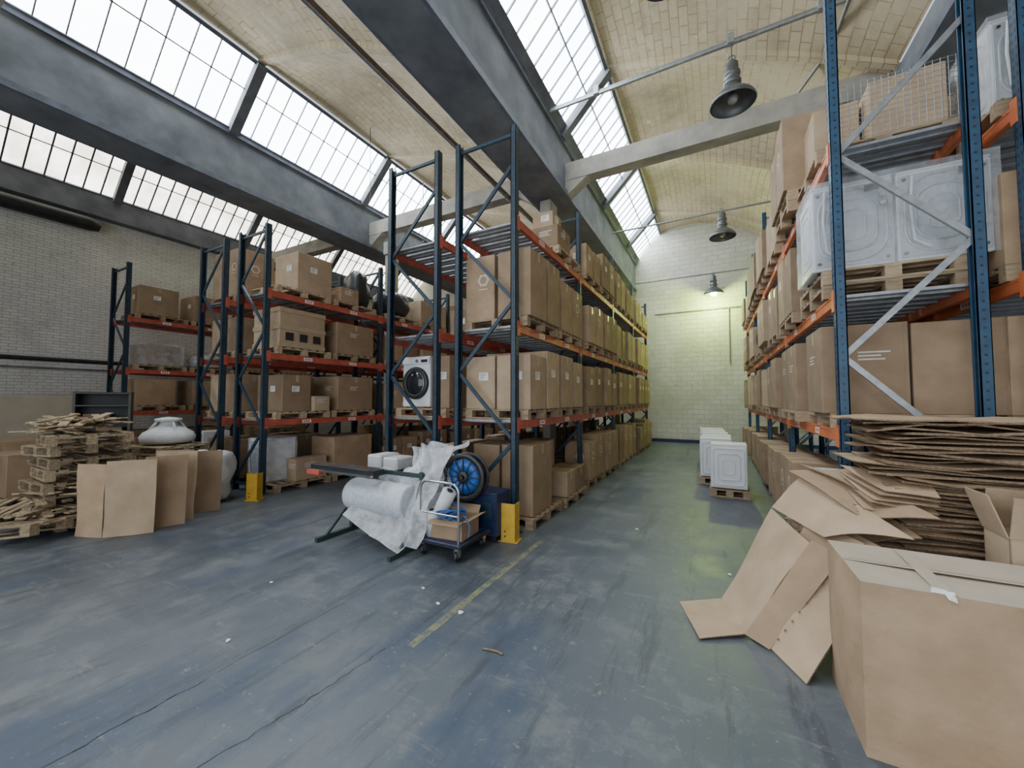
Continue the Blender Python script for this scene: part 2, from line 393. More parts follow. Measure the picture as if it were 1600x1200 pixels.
# ------------------------------------------------------------ racks
def rack(name,x0,x1,ys,top,levels,mu,mbr,mbe,side,holes=1,decks=True):
    mb=MB()
    for fi,y in enumerate(ys):
        for x,sg in ((x0,1),(x1,-1)):
            a,c=sorted((x,x+sg*.006)); mb.box(a,c,y-.05,y+.05,0,top,0)
            a,c=sorted((x,x+sg*.08)); mb.box(a,c,y-.05,y-.044,0,top,0); mb.box(a,c,y+.044,y+.05,0,top,0)
            a,c=sorted((x+sg*.07,x+sg*.08)); mb.box(a,c,y-.05,y-.03,0,top,0); mb.box(a,c,y+.03,y+.05,0,top,0)
            mb.box(x-.05 if sg>0 else x-.1,x+.1 if sg>0 else x+.05,y-.08,y+.08,0,.012,0)
            if fi<holes+1:
                n=int(top/.075)
                for i in range(2,n):
                    z=i*.075
                    if fi<holes:
                        cx=x+sg*.04
                        mb.box(cx-.009,cx+.009,y-.0515,y-.05,z-.009,z+.009,4)
                    xx=x-sg*.0015; a,c=sorted((x,xx))
                    for yy in (-.024,.024): mb.box(a,c,y+yy-.008,y+yy+.008,z-.014,z+.014,4)
        xa=x0+.05; xb=x1-.05; z=.25; step=.98; flip=False
        mb.bar((xa,y,z-.1),(xb,y,z-.1),.035,.045,1)
        while z+step<top-.05:
            p=(xa,y,z) if not flip else (xb,y,z); q=(xb,y,z+step) if not flip else (xa,y,z+step)
            mb.bar(p,q,.032,.05,1); z+=step; flip=not flip
        mb.bar((xa,y,top-.12),(xb,y,top-.12),.035,.045,1)
    for (y0,y1) in zip(ys,ys[1:]):
        for zi,z in enumerate(levels):
            for x,sg in ((x0,1),(x1,-1)):
                a,c=sorted((x+sg*.0,x+sg*.05))
                mb.box(a,c,y0+.055,y1-.055,z-.12,z,2)
                a2,c2=sorted((x-sg*.004,x)); mb.box(a2,c2,y0+.055,y1-.055,z-.03,z-.004,2); mb.box(a2,c2,y0+.055,y1-.055,z-.116,z-.09,2)
                a,c=sorted((x-sg*.008,x+sg*.02))
                for yy,t in ((y0,1),(y1,-1)):
                    q0,q1=sorted((yy+t*.0,yy+t*.075)); mb.box(a,c,q0,q1,z-.17,z+.04,2)
                a,c=sorted((x-sg*.0055,x-sg*.004))
                for j in range(2):
                    yy=y0+(y1-y0)*(.3+.4*j)
                    mb.box(a,c,yy-.1,yy+.1,z-.095,z-.03,3)
                    a3,c3=sorted((x-sg*.0065,x-sg*.0055))
                    for q in range(3): mb.box(a3,c3,yy-.07+q*.05,yy-.04+q*.05,z-.08,z-.045,2)
            if decks:
                n=int((y1-y0)/.24)
                for i in range(n):
                    ya=y0+.08+i*(y1-y0-.16)/n
                    mb.box(x0+.052,x1-.052,ya,ya+.19,z-.03,z-.003,5)
                    mb.box(x0+.052,x1-.052,ya+.08,ya+.11,z-.05,z-.03,5)
    return mb.obj(name,[mu,mbr,mbe,M_label,M_black,M_galv])
BAY=2.85
YM=[4.69+BAY*i for i in range(5)]
LV=[1.52,2.86,4.35]
rack('pallet_rack',-3.43,-2.40,YM,5.68,LV,M_blue,M_blue,M_red,1)
rack('pallet_rack',-4.82,-3.76,YM,5.72,LV,M_blue,M_blue,M_red,1)
YL=[4.3+BAY*i for i in range(5)]
LL=[1.42,2.72,3.95]
rack('pallet_rack',-8.63,-7.63,YL,5.25,LL,M_blue,M_blue,M_red,1)
rack('pallet_rack',-10.2,-9.17,YL,5.25,LL,M_blue,M_blue,M_red,1)
rack('pallet_rack',-15.3,-14.2,YL[:4],5.6,[1.5,2.66,4.1],M_blue,M_blue,M_red,1)
LR=[1.52,2.82,4.28]
rack('pallet_rack',1.03,2.03,YM,6.1,LR,M_bluer,M_galv,M_orange,1,2)
rack('pallet_rack',2.26,3.26,YM,6.1,LR,M_bluer,M_galv,M_orange,1)

# ------------------------------------------------------------ pallets and cartons
def pallet_mesh(sx,sy,mat=M_wood,broken=False):
    mb=MB()
    for i in range(3):
        y=-sy/2+.05+i*(sy-.1)/2
        for j in range(3):
            x=-sx/2+.06+j*(sx-.12)/2
            mb.box(x-.06,x+.06,y-.05,y+.05,.022,.1,0)
        mb.box(-sx/2,sx/2,y-.05,y+.05,0,.022,0)
    for j in range(3):
        x=-sx/2+.06+j*(sx-.12)/2
        mb.box(x-.06,x+.06,-sy/2,sy/2,.1,.122,0)
    n=7
    for i in range(n):
        if broken and i in (2,5): continue
        y=-sy/2+.05+i*(sy-.1)/(n-1)
        mb.box(-sx/2,sx/2,y-.045,y+.045,.122,.144,0)
    return mb.mesh('pallet',[mat])
PAL=pallet_mesh(1.06,1.2); PALS=pallet_mesh(.66,.66); PALO=pallet_mesh(1.1,.85,M_woodg,True)
_c={}
def carton_mesh(w,d,h,mark=0,light=False):
    k=(round(w,2),round(d,2),round(h,2),mark,light)
    if k in _c: return _c[k]
    mb=MB(); x,y=w/2,d/2
    mb.cbox(-x,x,-y,y,0,h,.007,0)
    mb.box(-x+.01,x-.01,-.003,.003,h,h+.0012,4)
    mb.box(-x+.005,x-.005,-.03,.03,h+.0012,h+.002,1)
    for sx in (-1,1):
        a,c=sorted((sx*x,sx*(x+.0012))); mb.box(a,c,-.03,.03,h-.14,h-.005,1)
    a=.035; mb.box(x-a-.002,x-a,-y-.001,-y,.01,h-.01,4)
    if mark:
        def mk(M):
            s=.1
            if mark==1:
                hx=[(s*math.cos(t*math.pi/3),0,s*math.sin(t*math.pi/3)) for t in range(6)]
                hi=[(q[0]*.68,0,q[2]*.68) for q in hx]
                mb.add(hx+hi,[(i,(i+1)%6,(i+1)%6+6,i+6) for i in range(6)],2,M)
                mb.box(-.07,.07,-.0002,.0002,-.145,-.132,2,M)
            if mark==2:
                for i in range(3): mb.box(-.12,.12-.05*(i%2)-.02*i,-.0002,.0002,.05-.035*i,.065-.035*i,2,M)
            if mark==3:
                mb.box(-.08,.08,-.0002,.0002,-.06,.06,3,M)
                for i in range(4): mb.box(-.06,.05-.02*i,-.0012,-.0006,.035-.025*i,.043-.025*i,4,M)
        zc=h*.62
        mk(Matrix.Translation((w*.12,-y-.0012,zc)))
        mk(Matrix.Translation((x+.0012,-d*.05,zc))@Matrix.Rotation(math.pi/2,4,'Z'))
        mk(Matrix.Translation((-x-.0012,d*.05,zc))@Matrix.Rotation(-math.pi/2,4,'Z'))
    me=mb.mesh('carton',[M_card2 if light else M_card,M_tape,M_print,M_label,M_cedge]); _c[k]=me; return me
def carton(x,y,z,w,d,h,mark=0,rz=None,light=False,name='cardboard_box'):
    return put(carton_mesh(w,d,h,mark,light),name,(x,y,z),(0,0,U(-.025,.025) if rz is None else rz))
def pallet(x,y,z,me=None,rz=0):
    return put(me or PAL,'wooden_pallet',(x,y,z+.001),(0,0,rz))

def appliance_mesh(kind):
    mb=MB(); w,d,h=.6,.6,.85
    mb.cbox(-.3,.3,-.3,.3,.02,h,.012,0)
    for sx in(-.24,.24):
        for sy in (-.24,.24): mb.lathe([(.02,0),(.02,.03)],3,Matrix.Translation((sx,sy,0)),10)
    def rr(w,h,r,cz,cx=0,y=-.3,n=6):
        pts=[]
        for (qx,qz,a0) in ((w/2-r,h/2-r,0),(-w/2+r,h/2-r,90),(-w/2+r,-h/2+r,180),(w/2-r,-h/2+r,270)):
            for i in range(n+1):
                t=math.radians(a0+90*i/n); pts.append((cx+qx+r*math.cos(t),y,cz+qz+r*math.sin(t)))
        return pts
    RY=Matrix.Rotation(math.pi/2,4,'X')
    if kind=='front':
        mb.cbox(-.295,.295,-.325,-.3,.74,.84,.006,0)
        mb.box(-.27,-.12,-.327,-.325,.76,.82,1)
        mb.lathe([(.03,0),(.026,.03)],2,Matrix.Translation((.05,-.325,.79))@RY,18)
        mb.box(.12,.26,-.327,-.325,.765,.815,3)
        T=Matrix.Translation((0,-.3,.42))@RY
        mb.lathe([(.275,0),(.275,.03),(.255,.05),(.20,.05),(.19,.02)],3,T,40,False)
        mb.lathe([(.19,.03),(.15,.05),(.08,.065),(.001,.07)],4,T,40,False)
        mb.lathe([(.212,.0515),(.203,.053)],2,T,40,False)
        mb.box(-.29,.29,-.304,-.3,.04,.10,1)
    else:
        pm=5 if kind=='back' else 0
        mb.cbox(-.285,.285,-.308,-.3,.05,.82,.003,pm)
        mb.tube(rr(.50,.70,.2 if pm else .06,.44,0,-.31),.012,pm,6,True)
        mb.tube(rr(.36,.50,.15 if pm else .06,.44,0,-.31),.012,pm,6,True)
        mb.tube(rr(.2,.30,.08,.44,0,-.31),.009,pm,6,True)
        if pm:
            for sx in (-.25,.25):
                for z in (.09,.78): mb.lathe([(.018,0),(.014,.012)],3,Matrix.Translation((sx,-.308,z))@RY,10)
            mb.tube([(-.2,-.33,.8),(-.22,-.34,.5),(-.2,-.34,.2),(-.1,-.34,.12)],.012,0,6)
            mb.box(.1,.2,-.33,-.308,.74,.8,3)
            mb.lathe([(.02,0),(.02,.03)],2,Matrix.Translation((.22,-.308,.68))@RY,12); mb.lathe([(.02,0),(.02,.03)],2,Matrix.Translation((.22,-.308,.60))@RY,12)
    for sg in (-1,1):
        pts=rr(.44,.62,.07,.44); mb.tube([(sg*.301,p[0],p[2]) for p in pts],.007,0,6,True)
        pts=rr(.3,.46,.05,.44); mb.tube([(sg*.301,p[0],p[2]) for p in pts],.006,0,6,True)
    mb.cbox(-.3,.3,-.3,.3,h,h+.02,.006,0)
    mb.tube([(p[0],p[2]-.44,h+.021) for p in rr(.46,.46,.06,.44)],.005,1,6,True)
    return mb.mesh('appliance',[M_white,M_label,M_chrome,M_black,M_dkglass,M_zinc])
AF=appliance_mesh('front'); AB=appliance_mesh('back'); AS=appliance_mesh('panel')
def machine(x,y,z,kind='front',rz=0,sc=(1,1,1)):
    o=put({'front':AF,'back':AB,'panel':AS}[kind],'washing_machine',(x,y,z),(0,0,rz)); o.scale=sc; return o
def film_cover(x0,x1,y0,y1,z0,z1,name='stretch_film_wrap'):
    mb=MB(); e=.02
    c=[(x0-e,y0-e),(x1+e,y0-e),(x1+e,y1+e),(x0-e,y1+e)]
    for i in range(4):
        a=c[i]; d=c[(i+1)%4]
        mb.panel((a[0],a[1],z0),(d[0],d[1],z0),(d[0],d[1],z1),(a[0],a[1],z1),.001,.012,8,0,None,i,6)
    mb.panel((x0-e,y0-e,z1),(x1+e,y0-e,z1),(x1+e,y1+e,z1),(x0-e,y1+e,z1),.001,.01,8,0,None,9,6)
    return mb.obj(name,[M_film])

PZ=.145
def load(xc,yc,z,h,side,mark=1,full=True,w=.54,d=.575,light=False):
    pallet(xc,yc,z)
    gx=U(-.03,.05); 
    for j in (-1,1):
        mk=mark if R()<.7 else 0
        hh=h*(1 if R()<.6 else U(.86,1)); dd=d if R()<.6 else d-.05
        carton(xc+side*(.275+gx),yc+j*.3+U(-.01,.01),z+PZ,w,dd,hh,mk,U(-.02,.02),light)
        if full: carton(xc-side*.275,yc+j*.3,z+PZ,w-.03,d,hh,mark,0,light)
def lump(name,loc,s,m,seed=0,amp=.18,n=18):
    mb=MB(); vs=[];fs=[]
    for j in range(n+1):
        ph=math.pi*j/n
        for i in range(24):
            t=2*math.pi*i/24
            q=Vector((math.sin(ph)*math.cos(t),math.sin(ph)*math.sin(t),-math.cos(ph)))
            r=1+amp*noise.noise(q*2.2+Vector((seed,seed*2,0)))+amp*.5*noise.noise(q*6+Vector((seed,0,0)))
            sq=max(abs(q.x),abs(q.y),abs(q.z))**.35
            z_=q.z*r/sq
            vs.append((q.x*r/sq*s[0],q.y*r/sq*s[1],max(-.95,z_)*s[2]+s[2]*.95))
    for j in range(n):
        for i in range(24): fs.append((j*24+i,j*24+(i+1)%24,(j+1)*24+(i+1)%24,(j+1)*24+i))
    mb.add(vs,fs,0,None,True); return mb.obj(name,[m],loc)
# M2 (aisle side +x)
for bi in range(4):
    y0=YM[bi]
    for li,z in enumerate([0]+LV):
        for pj in range(2):
            yc=y0+.78+pj*1.3+U(-.02,.02)
            full=(bi==0 or (li==3)) 
            if li==0:
                if bi==0 and pj==0:
                    pallet(-2.78,yc,0); carton(-2.56,yc-.12,PZ,.5,.75,1.0,0,.02); carton(-3.1,yc-.1,PZ,.46,.7,.98,0,0)
                    continue
                if bi==0 and pj==1:
                    pallet(-2.75,yc-.05,0); carton(-2.5,yc-.3,PZ,.5,.45,.42,0,0,True); carton(-3.05,yc-.1,PZ,.5,.8,.9,0)
                    carton(-2.5,yc+.25,PZ,.5,.5,.42,0)
                    continue
                load(-2.87+U(0,.08),yc,0,U(.82,.95),1,1,False)
            elif li==3:
                if bi==0:
                    if pj==1:
                        pallet(-2.87,yc,z); carton(-2.7,yc-.2,z+PZ,.62,.62,.42,2); carton(-2.72,yc-.22,z+PZ+.425,.4,.4,.3,3)
                    continue
                load(-2.87,yc,z,U(.5,.9),1,3,bi<2,light=R()<.5)
            else:
                load(-2.87+U(0,.03),yc,z,.9 if li==1 else U(.85,.98),1,1 if li==2 else 3,full,light=R()<.25)
# M1
for bi in range(4):
    y0=YM[bi]
    for li,z in enumerate([0]+LV):
        for pj in range(2):
            yc=y0+.78+pj*1.3
            if bi==0 and pj==0 and li==1:
                pallet(-4.29,yc,z); machine(-4.48,yc-.18,z+PZ,'front'); carton(-3.98,yc-.15,z+PZ,.36,.62,.86,3,0); continue
            if bi==0 and pj==0 and li==0:
                pallet(-4.29,yc,0)
                for i in range(3): carton(-4.55,yc-.2,PZ+i*.22,.5,.55,.21,0,U(-.1,.1))
                continue
            if li==3 and bi==0: continue
            if bi==0 and li==2 and pj==0: continue
            if bi==0 and li==2:
                pallet(-4.29,yc,z); carton(-4.55,yc-.2,z+PZ,.45,.5,.62,3,0); machine(-3.98+.0,yc-.15,z+PZ,'front'); continue
            if li==2 and bi==1: 
                pallet(-4.29,yc,z); machine(-4.5,yc-.1,z+PZ,'front',-math.pi/2); continue
            load(-4.29,yc,z,U(.75,.92),-1,3,False)
# Right rack R
for bi in range(4):
    y0=YM[bi]
    for li,z in enumerate([0]+LR):
        for pj in range(2):
            yc=y0+.78+pj*1.3+U(-.02,.02)
            if bi==0 and pj==0:
                if li==0:
                    pallet(1.5,yc,0); machine(1.3,yc-.1,PZ,'front'); machine(1.92-.02,yc-.1,PZ,'back'); continue
                if li==1:
                    pallet(1.55,yc,z); carton(1.29,yc-.18,z+PZ,.66,.7,.88,2,0); carton(1.95,yc-.18,z+PZ,.62,.7,.86,0,0)
                    continue
                if li==2:
                    pallet(1.52,yc,z); pallet(1.52,yc,z+PZ)
                    zz=z+2*PZ; machine(1.25,yc-.2,zz,'back',0,(1.06,1,1.04)); machine(1.91,yc-.2,zz,'back',0,(1.06,1,1.04))
                    film_cover(.92,2.24,yc-.54,yc+.12,zz,zz+.93); continue
                if li==3:
                    pallet(1.52,yc+.1,z); 
                    carton(1.85,yc+.3,z+PZ,.6,.7,.85,0,0,True); carton(1.3,yc+.38,z+PZ,.42,.5,.8,0,0,True)
                    continue
            if bi==0 and li==3:
                pallet(1.42,yc-.1,z); pallet(1.42,yc-.1,z+PZ); z2=z+2*PZ
                carton(1.13,yc-.38,z2,.56,.6,.98,1,0); carton(1.72,yc-.38,z2,.55,.6,.95,3,0); carton(1.15,yc+.25,z2,.6,.58,.9,0,0); continue
            if bi==2 and li==2 and pj==0:
                pallet(1.47,yc,z); lump('black_wrapped_bundle',(1.3,yc,z+PZ),(.38,.5,.42),M_black,12,.12); continue
            if li==0: 
                load(1.46-U(0,.06),yc,0,U(.7,.85),-1,1,False); continue
            load(1.47-U(0,.04),yc,z,U(.72,.98),-1,[0,2,3,0][li],bi<1 or li==3,light=R()<.35)
mb=MB()
for i in range(12): mb.tube([(1.06,4.78,4.34+i*.05),(2.0,4.78,4.34+i*.05)],.003,0,4)
for i in range(20): mb.tube([(1.06+i*.05,4.78,4.33),(1.06+i*.05,4.78,4.9)],.003,0,4)
mb.obj('wire_mesh_panel',[M_galv])
# R2
for li,z in enumerate([0]+LR):
    for bi in range(2):
        for pj in range(2):
            yc=YM[bi]+.78+pj*1.3
            if li==3 and bi==0 and pj==0:
                pallet(2.76,yc,z); machine(2.6,yc-.1,z+PZ,'back'); film_cover(2.3,2.9,yc-.4,yc+.2,z+PZ,z+PZ+.9); continue
            load(2.76,yc,z,U(.8,.95),-1,3,False)
# L rack near bay
yl=YL[0]
def P_(x,y,z): pallet(x,y,z)
z=LL[2]; P_(-8.12,yl+.75,z); carton(-8.05,yl+1.0,z+PZ,.8,.8,.82,3,0,True); P_(-8.12,yl+2.05,z); carton(-7.95,yl+1.9,z+PZ,.6,.5,.35,2)
z=LL[1]; P_(-8.12,yl+.78,z); P_(-8.12,yl+2.05,z); carton(-8.02,yl+2.05,z+PZ,.85,1.05,.72,2)
mb=MB(); mb.cbox(-.45,.45,-.5,.5,0,.8,.01,0)
for zz in (.05,.4,.75):
    for sx in (-1,1): 
        a,c=sorted((sx*.45,sx*.465)); mb.box(a,c,-.5,.5,zz-.045,zz+.045,1)
    mb.box(-.465,.465,-.515,-.5,zz-.045,zz+.045,1)
for yy in (-.3,0,.3):
    mb.box(.45,.466,yy-.08,yy+.08,.14,.3,2)
mb.obj('shipping_crate',[M_card2,M_tape,M_black],(-8.05,yl+.72,LL[1]+PZ))
z=LL[0]; P_(-8.12,yl+.78,z); carton(-8.1,yl+.65,z+PZ,.9,.6,.75,3); carton(-7.8,yl+1.15,z+PZ,.5,.36,.32,2,0,True); P_(-8.12,yl+2.05,z); carton(-8.0,yl+2.05,z+PZ,.85,1.0,.78,2)
P_(-8.05,yl+.78,0); machine(-8.2,yl+.5,PZ,'back',.0); film_cover(-8.5,-7.9,yl+.2,yl+.8,PZ,PZ+.88); 
carton(-7.72,yl+.95,PZ,.3,.7,.45,2,0,True); P_(-8.05,yl+2.05,0); carton(-7.95,yl+2.0,PZ,.8,1.05,.82,0)
lump('black_wrapped_bundle',(-8.05,yl+2.42,LL[2]+PZ),(.3,.24,.5),M_black,3)
# L2 rack
for li,z in enumerate([0]+LL):
    for pj in range(2):
        pallet(-9.68,yl+.78+1.3*pj,z)
        hh=[.8,.8,.75,1.05][li]
        carton(-9.95,yl+.6+1.3*pj,z+PZ,.5,.75,hh,0,0,li==1); carton(-9.4,yl+.6+1.3*pj,z+PZ,.52,.75,hh,1 if li==3 else 0,0)
for bi in range(1,4):
    for li,z in enumerate([0]+LL):
        for pj in range(2):
            if bi==1 and li==3 and pj==0:
                pallet(-8.12,YL[bi]+.78,z); lump('black_wrapped_bundle',(-8.05,YL[bi]+.75,z+PZ),(.42,.5,.38),M_black,15,.12); continue
            load(-8.12,YL[bi]+.78+1.3*pj,z,U(.6,.88),1,[3,2,0,3][li],False,light=R()<.3)
            if bi<3: load(-9.68,YL[bi]+.78+1.3*pj,z,U(.6,.88),-1,0,False)
# W rack
for li,z in enumerate([0,1.5,2.66,4.1]):
    for bi in range(2):
        for pj in range(2):
            yc=YL[bi]+.78+1.3*pj; pallet(-14.75,yc,z)
            if li==2 and pj==0 and bi==0:
                carton(-14.7,yc,z+PZ,.9,.8,.6,0,.1); film_cover(-15.2,-14.2,yc-.48,yc+.48,z+PZ,z+PZ+.64)
                continue
            if li==2 and pj==1 and bi==0:
                lump('bubble_wrapped_bundle',(-14.6,yc,z+PZ),(.42,.5,.25),M_bag,2); continue
            carton(-14.7,yc-.1,z+PZ,.95,.9,[.8,.75,.7,.8][li],3 if li==3 else 0)
for x in (-3.0,-2.6): carton(x,16.9,0,.38,.6,.9,1,0)
carton(1.6,16.9,0,.7,.6,.85,0,0)

# ------------------------------------------------------------ appliances in aisle
for i,(x,y) in enumerate(((.20,8.5),(-.02,9.6),(.0,10.3),(-.04,11.1),(-.08,11.9),(-.12,12.7))):
    pallet(x,y,0,PALS,0); machine(x,y,PZ+.001,'panel',U(-.04,.04),(1,1,.95))

# ------------------------------------------------------------ yellow guards
def guard(x,y,rz):
    mb=MB(); 
    mb.cbox(-.1,.1,-.006,.006,0,.48,.002,0); mb.cbox(-.1,-.088,-.006,.15,0,.48,.002,0); mb.cbox(.088,.1,-.006,.15,0,.48,.002,0)
    mb.box(-.13,.13,-.02,.18,0,.01,0)
    for z in (.06,.12): mb.box(-.05,-.03,-.009,-.006,z,z+.02,1)
    mb.obj('rack_leg_guard',[M_yellow,M_black],(x,y,0),(0,0,rz))
guard(-2.36,4.35,.12); guard(-7.35,3.95,.5)

# ------------------------------------------------------------ packing bench
mb=MB()
for x in (-4.5,-3.25):
    mb.bar((x,3.2,.03),(x,4.15,.03),.05,.05,0); mb.bar((x,3.75,.05),(x,3.75,.9),.05,.06,0,up=(0,1,0))
    mb.bar((x,3.35,.05),(x,3.72,.4),.03,.03,0)
mb.bar((-4.5,3.75,.2),(-3.25,3.75,.2),.04,.05,0); mb.bar((-4.5,3.75,.85),(-3.25,3.75,.85),.04,.05,0)
mb.box(-4.95,-3.75,3.42,3.60,.86,.92,1); mb.box(-4.95,-3.75,3.38,3.42,.84,.87,2); mb.box(-4.93,-3.8,3.40,3.58,.92,.935,2)
mb.box(-4.95,-4.7,3.36,3.44,.80,.86,3)
mb.bar((-4.5,3.5,.86),(-4.5,3.75,.86),.04,.05,0); mb.bar((-3.9,3.5,.84),(-3.9,3.75,.84),.04,.05,0)
mb.tube([(-4.55,3.72,.56),(-3.2,3.72,.56)],.02,2,8)
mb.obj('packing_bench',[M_green,M_dark,M_chrome,M_red])
mb=MB()
T=Matrix.Translation((-4.36,3.66,.54))@Matrix.Rotation(math.pi/2,4,'Y')
prof=[(.05,0),(.20,0),(.21,.02)]+[(.21+.006*math.sin(i*2),.02+i*.08) for i in range(1,12)]+[(.21,1.0),(.20,1.02),(.05,1.02)]
mb.lathe(prof,0,T,28,False); mb.lathe([(.05,-.01),(.05,1.03)],1,T,16)
for i in range(4): mb.lathe([(.07+.035*i,1.021),(.074+.035*i,1.024),(.078+.035*i,1.021)],1,T,24,False)
mb.obj('bubble_wrap_roll',[M_foam,M_zinc])
def sheet(name,p,amp,seed,m,fr=3,n=26):
    mb=MB(); mb.panel(*p,.002,amp,n,0,None,seed,fr); return mb.obj(name,[m])
sheet('bubble_wrap_sheet',[(-4.25,3.42,.3),(-3.2,3.30,.05),(-3.25,3.85,.85),(-4.1,3.95,.80)],.2,1,M_bubble)
sheet('bubble_wrap_sheet',[(-3.75,3.45,.1),(-3.0,3.38,.12),(-2.95,3.95,1.25),(-3.55,4.1,1.1)],.3,2,M_bubble,2.5)
sheet('bubble_wrap_sheet',[(-3.6,3.9,.35),(-2.95,3.8,.5),(-3.0,4.25,1.32),(-3.7,4.3,1.05)],.45,3,M_bubble,3.6,34)
sheet('bubble_wrap_sheet',[(-3.5,3.55,.3),(-3.05,3.6,.3),(-2.95,4.1,1.05),(-3.5,4.05,1.15)],.5,6,M_bubble,4,34)
lump('bubble_wrap_heap',(-3.5,4.1,.5),(.26,.2,.22),M_foam,7,.5)
mb=MB(); mb.box(-.35,.35,-.25,.25,.74,.78,0)
for a in (-.32,.32):
    for c in (-.22,.22): mb.box(a-.02,a+.02,c-.02,c+.02,0,.74,0)
mb.obj('small_side_table',[M_dark],(-4.35,4.32,0))
mb=MB(); mb.cbox(-.3,-.02,-.2,.2,0,.2,.02,0); mb.cbox(.02,.3,-.2,.15,0,.18,.02,0); mb.obj('foam_packing_block',[M_bag],(-4.35,4.32,.781))

# strapping cart + reel
mb=MB(); mb.cbox(-.27,.27,-.18,.18,.08,.62,.01,0)
for sx in (-.2,.2): mb.lathe([(.05,-.02),(.05,.02)],1,Matrix.Translation((sx,-.12,.05))@Matrix.Rotation(math.pi/2,4,'Y'),14)
mb.bar((-.3,0,.6),(-.3,0,.85),.03,.03,1); mb.box(-.2,.2,-.19,-.18,.3,.5,2)
mb.obj('strapping_cart',[M_navy,M_black,M_blue],(-2.72,4.40,0))
mb=MB(); T=Matrix.Translation((-2.84,4.17,.83))@Matrix.Rotation(.1,4,'Z')@Matrix.Rotation(math.pi/2,4,'X')
for z0 in (0,.15):
    mb.lathe([(.235,z0),(.295,z0),(.30,z0+.01),(.295,z0+.02),(.235,z0+.02),(.235,z0)],0,T,44,False)
    mb.lathe([(.03,z0),(.075,z0),(.075,z0+.02),(.03,z0+.02)],0,T,24,False)
    for i in range(12):
        t=i*math.pi/6; a=T@Vector((.06*math.cos(t),.06*math.sin(t),z0+.01)); c=T@Vector((.28*math.cos(t),.28*math.sin(t),z0+.01)); mb.bar(a,c,.012,.012,0)
mb.lathe([(.08,.022),(.215,.022),(.215,.148),(.08,.148),(.08,.022)],1,T,36,False)
for i in range(6): mb.lathe([(.215,.03+.02*i),(.22,.035+.02*i),(.215,.04+.02*i)],1,T,36,False)
a=T@Vector((0,0,-.05)); c=T@Vector((0,0,.2)); mb.tube([a,c],.02,0,10)
mb.bar((-2.84,4.22,.5),(-2.84,4.22,.83),.03,.03,0)
mb.obj('strapping_reel',[M_black,M_sky])
# trolley
mb=MB()
mb.cbox(-3.12,-2.5,3.5,4.15,.16,.2,.01,0); mb.box(-3.13,-2.49,3.49,4.16,.165,.185,3)
for x in (-3.05,-2.57):
    for y in (3.56,4.08):
        mb.lathe([(.05,-.016),(.055,0),(.05,.016)],2,Matrix.Translation((x,y,.055))@Matrix.Rotation(math.pi/2,4,'Y'),16)
        mb.box(x-.025,x-.019,y-.03,y+.03,.05,.16,1); mb.box(x+.019,x+.025,y-.03,y+.03,.05,.16,1); mb.box(x-.03,x+.03,y-.03,y+.03,.12,.16,1)
def arch(y,zt):
    pts=[(-3.08,y,.2),(-3.08,y,zt-.1)]+[(-3.08+.1-.1*math.cos(t),y,zt-.1+.1*math.sin(t)) for t in [math.pi/8*i for i in range(1,4)]]
    pts+=[(-2.98,y,zt),(-2.64,y,zt)]+[(-2.64+.1*math.sin(t),y,zt-.1+.1*math.cos(t)) for t in [math.pi/8*i for i in range(1,4)]]+[(-2.54,y,zt-.1),(-2.54,y,.2)]
    mb.tube(pts,.014,1,8)
arch(3.53,.86)
mb.tube([(-3.08,3.53,.5),(-2.54,3.53,.5)],.01,1,8)
mb.obj('platform_trolley',[M_navy,M_chrome,M_black,M_black])
mb=MB()
def open_box(mb,w,d,h,t=.006,flap=.15,ang=(.5,.6,.4,.7),M=Matrix()):
    x,y=w/2,d/2
    mb.box(-x,x,-y,y,0,t,0,M); mb.box(-x,x,-y,-y+t,0,h,0,M); mb.box(-x,x,y-t,y,0,h,0,M); mb.box(-x,-x+t,-y,y,0,h,0,M); mb.box(x-t,x,-y,y,0,h,0,M)
    for (px,py,L_,rz),an in zip(((0,-y,w,0),(0,y,w,math.pi),(-x,0,d,-math.pi/2),(x,0,d,math.pi/2)),ang):
        F=M@Matrix.Translation((px,py,h))@Matrix.Rotation(rz,4,'Z')@Matrix.Rotation(an,4,'X')
        mb.box(-L_/2,L_/2,-t,0,0,flap,0,F)
open_box(mb,.42,.4,.22,.005,.1,(1.9,.6,1.2,1.3)); mb.obj('open_cardboard_box',[M_card],(-2.78,3.8,.2),(0,0,.1))
mb=MB(); 
for i in range(5):
    c=Vector((-2.75+U(-.04,.04),3.70+U(-.04,.04),.45+.018*i)); r=.13+.01*i
    mb.tube([(c.x+r*math.cos(t),c.y+r*.9*math.sin(t),c.z+.03*math.sin(t*2+i)) for t in [k*math.pi/12 for k in range(24)]],.008,0,6,True)
mb.tube([(-2.62,3.7,.45),(-2.5,3.6,.5),(-2.45,3.62,.4),(-2.45,3.6,.28)],.008,0,6)
mb.obj('coiled_blue_hose',[M_sky])
mb=MB(); T=Matrix.Translation((-2.99,3.70,.36))@Matrix.Rotation(.5,4,'Y')
mb.lathe([(.03,0),(.085,0),(.085,.42),(.03,.42)],0,T,20,False); mb.lathe([(.03,-.01),(.03,.43)],1,T,12); mb.lathe([(.001,.425),(.04,.43)],1,T,12,False)
mb.obj('stretch_film_roll',[M_bag,M_black])
mb=MB(); T=Matrix.Translation((-3.0,3.66,.2))@Matrix.Rotation(.1,4,'X')
mb.lathe([(.03,0),(.08,0),(.08,.3),(.03,.3)],0,T,20,False); mb.lathe([(.03,-.0),(.03,.31)],1,T,12)
mb.obj('stretch_film_roll',[M_bag,M_black])
mb=MB(); mb.panel((-4.3,3.9,.05),(-3.3,3.9,.05),(-3.3,4.1,.6),(-4.3,4.1,.6),.006,0,1,0,1); mb.obj('cardboard_sheet',[M_card,M_cedge])

